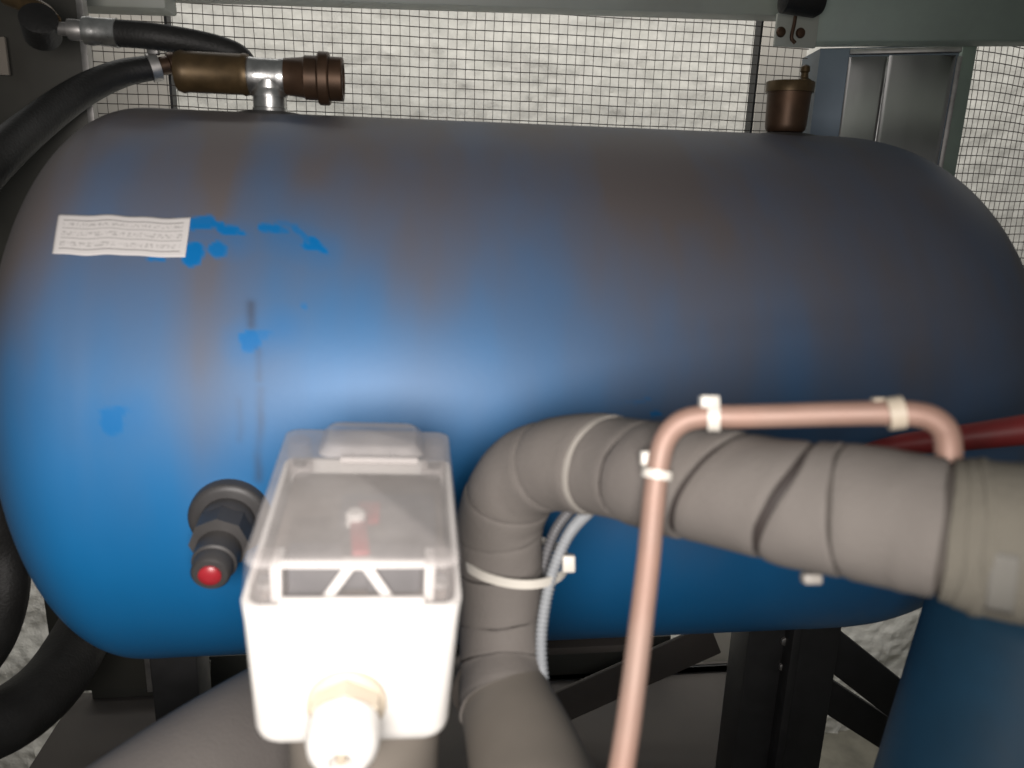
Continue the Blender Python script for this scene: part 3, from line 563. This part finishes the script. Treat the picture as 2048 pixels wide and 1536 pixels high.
def loft(name, secs, mt, par, close=(True, True), sharp=40):
    n = len(secs[0][0]); vs = []
    for pts, z in secs: vs += [LB(p[0], p[1], z) for p in pts]
    fs = [(i * n + k, i * n + (k + 1) % n, (i + 1) * n + (k + 1) % n, (i + 1) * n + k) for i in range(len(secs) - 1) for k in range(n)]
    if close[0]: fs.append(tuple(range(n))[::-1])
    if close[1]: fs.append(tuple((len(secs) - 1) * n + k for k in range(n)))
    return mesh_obj(name, np.array(vs), fs, mt, par, sharp=sharp)
# base: open tub, slightly tapering to the bottom
loft('base_housing', [(rrect(-BW * .80, BW * .80, .008, BD - .008, .008), -BH), (rrect(-BW * .89, BW * .89, .003, BD - .003, .010), -BH + .0012), (rrect(-BW * .935, BW * .935, .0015, BD - .0015, .010), -BH + .004), (rrect(-BW * .955, BW * .955, .001, BD - .001, .010), -BH + .009), (rrect(-BW * .99, BW * .99, 0, BD, .008), -.012), (rrect(-BW, BW, -.001, BD + .001, .008), -.002), (rrect(-BW, BW, -.001, BD + .001, .008), 0),
                      (rrect(-BW + .003, BW - .003, .002, BD - .002, .007), .0), (rrect(-BW + .004, BW - .004, .003, BD - .003, .007), -.030)], M['white'], sw)
# lid shell: walls and top, raised ridge at the back
lidw = BW * .985
loft('lid_wall', [(rrect(-BW, BW, -.001, BD + .001, .008), .0008), (rrect(-lidw, lidw, .001, BD, .008), .006), (rrect(-lidw * .985, lidw * .985, .003, BD - .002, .008), LH - .003)], M['lidwall'], sw, (False, False))
loft('lid_top', [(rrect(-lidw * .985, lidw * .985, .003, BD - .002, .008), LH - .003), (rrect(-lidw * .975, lidw * .975, .0045, BD - .0035, .008), LH - .0008), (rrect(-lidw * .955, lidw * .955, .007, BD - .006, .008), LH)], M['lid'], sw, (False, True))
box('inner_plate', LB(0, BD / 2 + .004, -.012), (BW - .006, BD / 2 - .012, .006), M['inner'], sw, ax=(ex, ey, ez), bevel=.002)
loft('lid_ridge', [(rrect(-.027, .033, BD - .042, BD - .001, .007), LH + .0006), (rrect(-.0235, .029, BD - .038, BD - .003, .007), LH + .0045), (rrect(-.022, .0275, BD - .036, BD - .005, .007), LH + .0055)], M['lid'], sw, (False, True))
box('lid_slot', LB(.008, BD - .046, LH + .0012), (.022, .0016, .0022), M['lid'], sw, ax=(ex, ey, ez), bevel=.0008)
box('front_rib', LB(0, .006, LH * .86), (.033, .0012, .0018), M['white'], sw, ax=(ex, ey, ez), bevel=.0006)
box('front_rib', LB(0, .002, .0015), (.033, .0016, .0018), M['white'], sw, ax=(ex, ey, ez), bevel=.0006)
for s in (-1, 1):
    for y in (.012, BD - .014):
        p = lathe('screw_pillar', [(-.002, .0078), (LH - .004, .0068), (LH - .002, .0062)], LB(s * (BW - .0105), y, 0), ez, M['lidwall'], sw, seg=20)
        lathe('lid_screw', [(0, .0042), (.003, .0042), (.0036, .0034)], LB(s * (BW - .0105), y, .003), ez, M['steel'], p, base=F0, seg=14)
# the works under the lid
for sg in (-1, 1): box('side_plate', LB(sg * .0355, .016, .006), (.0025, .009, .010), M['white'], sw, ax=(ex, ey, ez), bevel=.001)
box('terminal_block', LB(.014, .055, -.010), (.026, .035, .018), M['switchgrey'], sw, ax=(ex, ey, ez), bevel=.003)
box('terminal_block', LB(-.028, .05, -.018), (.014, .04, .012), M['switchgrey'], sw, ax=(ex, ey, ez), bevel=.003)
for s in (-1, 1):
    box('window_block', LB(s * .0185, .018, .0085), (.0125, .006, .0105), M['switchgrey'], sw, ax=(ex, ey, ez), bevel=.001)
    p, q = LB(.002 + s * .003, .0085, .0175), LB(.002 + s * .0145, .0075, -.001); bar_between('frame_leg', p, q, .0045, .0016, M['white'], sw, facing=-ey, bevel=.0005)
box('cross_bar', LB(.002, .0090, .0175), (.0075, .0018, .0026), M['white'], sw, ax=(ex, ey, ez), bevel=.0006)
bar_between('red_lever', LB(.003, .014, .0185), LB(-.001, .052, .014), .0085, .004, M['red'], sw, facing=ez, bevel=.001)
lathe('pivot_knob', [(0, .0052), (.006, .0052), (.0075, .0035)], LB(-.002, .050, .013), ez, M['white'], sw, seg=20)
box('pink_cam', LB(.004, .066, .008), (.006, .010, .003), M['red'], sw, ax=(ex, ey, ez), bevel=.001)
for (dx, dy) in ((-.011, .040), (.010, .044)): lathe('terminal_screw', [(0, .0034), (.003, .0034)], LB(dx, dy, .011), ez, M['dark'], sw, seg=14)
# cable gland
g0 = LB(-.0025, -.001, -.057); gax = _n(-ey + .04 * -ez)
lathe('gland_washer', [(-.002, .0192), (.002, .0192), (.003, .0180)], g0, -ey, M['ivory'], sw)
lathe('gland_nut', [(.002, .0150), (.0025, .0178), (.012, .0178), (.0132, .0160)], g0, gax, M['ivory'], sw, poly=6, sharp=20, ref=ez)
gl = lathe('gland_dome', [(.012, .0140), (.0135, .0168), (.023, .0172), (.029, .0155), (.033, .0120), (.0345, .0085), (.0345, .0058), (.027, .0054), (.027, .001)], g0, gax, M['white'], sw)
lathe('gland_hole', [(.0272, .0053), (.0276, .0052)], g0, gax, M['bronze'], gl, base=F0)
tube('cable_stub', [g0 + gax * .026, g0 + gax * .0335 - ez * .001], .0026, M['ivory'], sw, seg=14)
# stalk the switch sits on
s0 = LB(.004, .055, -BH); st = thing('switch_pipe', 'stubby tan insulated pipe directly below the white junction box', 'pipe', LB(.004, .055, -BH - .1))
lathe('insulation_sleeve', [(-.16, .046), (-.05, .044), (-.012, .043), (-.006, .040), (-.006, .02)], s0, ez, M['tan'], st, seg=40)
lathe('neck', [(-.008, .02), (.001, .02)], s0, ez, M['dullsteel'], st, seg=24)
# ------------------------------------------------------------------ below: diagonal insulated pipe, hoses, frame, pan
dp = [P(190, 1740, .50), P(430, 1555, .58), P(640, 1410, .68), P(830, 1280, .76)]
dpp = spline(dp, 10); t = thing('diagonal_pipe', 'fat grey insulated pipe slanting up under the tank at lower left', 'pipe', dpp[5])
tube('insulation_sleeve', dpp, .058, M['foam'], t, seg=48)
o = tube('elbow_hose', spline([P(-110, 900, .80), P(-30, 1000, .82), P(4, 1100, .84), P(8, 1190, .84), P(-25, 1290, .84), P(-100, 1380, .84)], 10), .024, M['rubber'], base=P(20, 1150, .84), seg=24); tag(o, 'black rubber hose bulging in at the left edge below the tank end', 'hose')
o = tube('elbow_hose', spline([P(200, 1200, 1.08), P(160, 1280, 1.0), P(100, 1370, .92), P(10, 1440, .85), P(-110, 1480, .80)], 10), .036, M['rubber'], base=P(120, 1340, .95), seg=28); tag(o, 'fat dark hose curving out from under the tank at lower left', 'hose')
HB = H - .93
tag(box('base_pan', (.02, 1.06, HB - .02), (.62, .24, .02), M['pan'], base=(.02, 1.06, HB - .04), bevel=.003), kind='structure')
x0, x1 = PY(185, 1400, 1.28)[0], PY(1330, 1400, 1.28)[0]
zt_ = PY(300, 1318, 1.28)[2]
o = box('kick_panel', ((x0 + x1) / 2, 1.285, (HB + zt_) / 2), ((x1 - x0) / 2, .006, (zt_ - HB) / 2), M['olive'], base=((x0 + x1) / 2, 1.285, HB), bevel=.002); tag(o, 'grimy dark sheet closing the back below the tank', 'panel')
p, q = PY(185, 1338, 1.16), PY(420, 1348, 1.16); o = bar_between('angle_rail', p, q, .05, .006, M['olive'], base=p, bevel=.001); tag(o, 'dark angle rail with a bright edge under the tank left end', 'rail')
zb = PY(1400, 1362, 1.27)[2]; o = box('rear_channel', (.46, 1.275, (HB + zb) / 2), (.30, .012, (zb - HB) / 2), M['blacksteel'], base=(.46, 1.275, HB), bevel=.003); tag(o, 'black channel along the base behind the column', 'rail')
# tank legs
for (u0, u1, lab) in ((305, 400, 'left black leg under the tank beside the diagonal pipe'), (1482, 1662, 'broad black leg under the tank right side')):
    y = .93; x0, x1 = PY(u0, 1400, y)[0], PY(u1, 1400, y)[0]; c = ((x0 + x1) / 2, y + .03, (HB + TZ - TR + .01) / 2)
    lg = box('support_leg', c, ((x1 - x0) / 2, .03, (TZ - TR + .01 - HB) / 2), M['blacksteel'], tank, bevel=.004); lg['label'] = lab
    if u0 > 1000:
        box('leg_flange', (x0 + (x1 - x0) * .42, y - .012, c[2] - .02), (.006, .012, (TZ - TR - .03 - HB) / 2), M['blacksteel'], tank, bevel=.002)
        for (u, v) in ((1570, 1281), (1566, 1332)): lathe('leg_bolt', [(0, .0075), (.004, .0075), (.005, .006)], PY(u, v, y - .001), (0, -1, 0), M['dullsteel'], tank, poly=6)
def brace(label, p, q, w, th, mt): o = bar_between('brace', p, q, w, th, mt, base=p, bevel=.002); return tag(o, label, 'brace', 'dark braces under the tank')
brace('grey diagonal brace between the wrapped pipe and the black leg', PY(1040, 1450, 1.10), PY(1430, 1275, 1.10), .062, .008, M['pan'])
brace('upper black diagonal brace right of the broad leg', PY(1630, 1270, 1.02), PY(1860, 1452, 1.02), .062, .012, M['blacksteel'])
brace('lower black diagonal brace right of the broad leg', PY(1600, 1355, 1.05), PY(1870, 1530, 1.05), .055, .012, M['blacksteel'])
p, q = PY(1095, 1300, .98), PY(1235, 1295, .98); o = tube('thin_rod', [p, q], .0016, M['steel'], base=p, seg=8); tag(o, 'thin bright rod under the tank belly right of the wrapped pipe', 'rod')
# ------------------------------------------------------------------ second vessel and red pipe at the right
b0, b1 = P(1996, 1640, .62), P(2111, 1236, .62); axv = _n(b1 - b0); Lh = np.linalg.norm(b1 - b0)
t = thing('blue_vessel', 'upright dusty blue vessel at the lower right corner', 'vessel', b0 - axv * .3)
lathe('vessel_body', [(-.35, .098), (Lh - .020, .090), (Lh - .006, .086), (Lh, .078), (Lh, .02)], b0, axv, M['paintblue'], t, seg=56)
lathe('rust_band', [(Lh - .004, .05), (Lh - .003, .068), (Lh + .012, .068), (Lh + .014, .05)], b0, axv, M['rust'], t, seg=48)
rp = spline([P(1700, 915, .60), P(1800, 890, .585), P(1920, 876, .57), P(2060, 858, .55), P(2200, 838, .53)], 8)
o = tube('red_pipe', rp, np.linspace(.0065, .0125, len(rp)), M['redpipe'], base=rp[0], seg=20); tag(o, 'dark red pipe emerging behind the copper arch at the right edge', 'pipe')
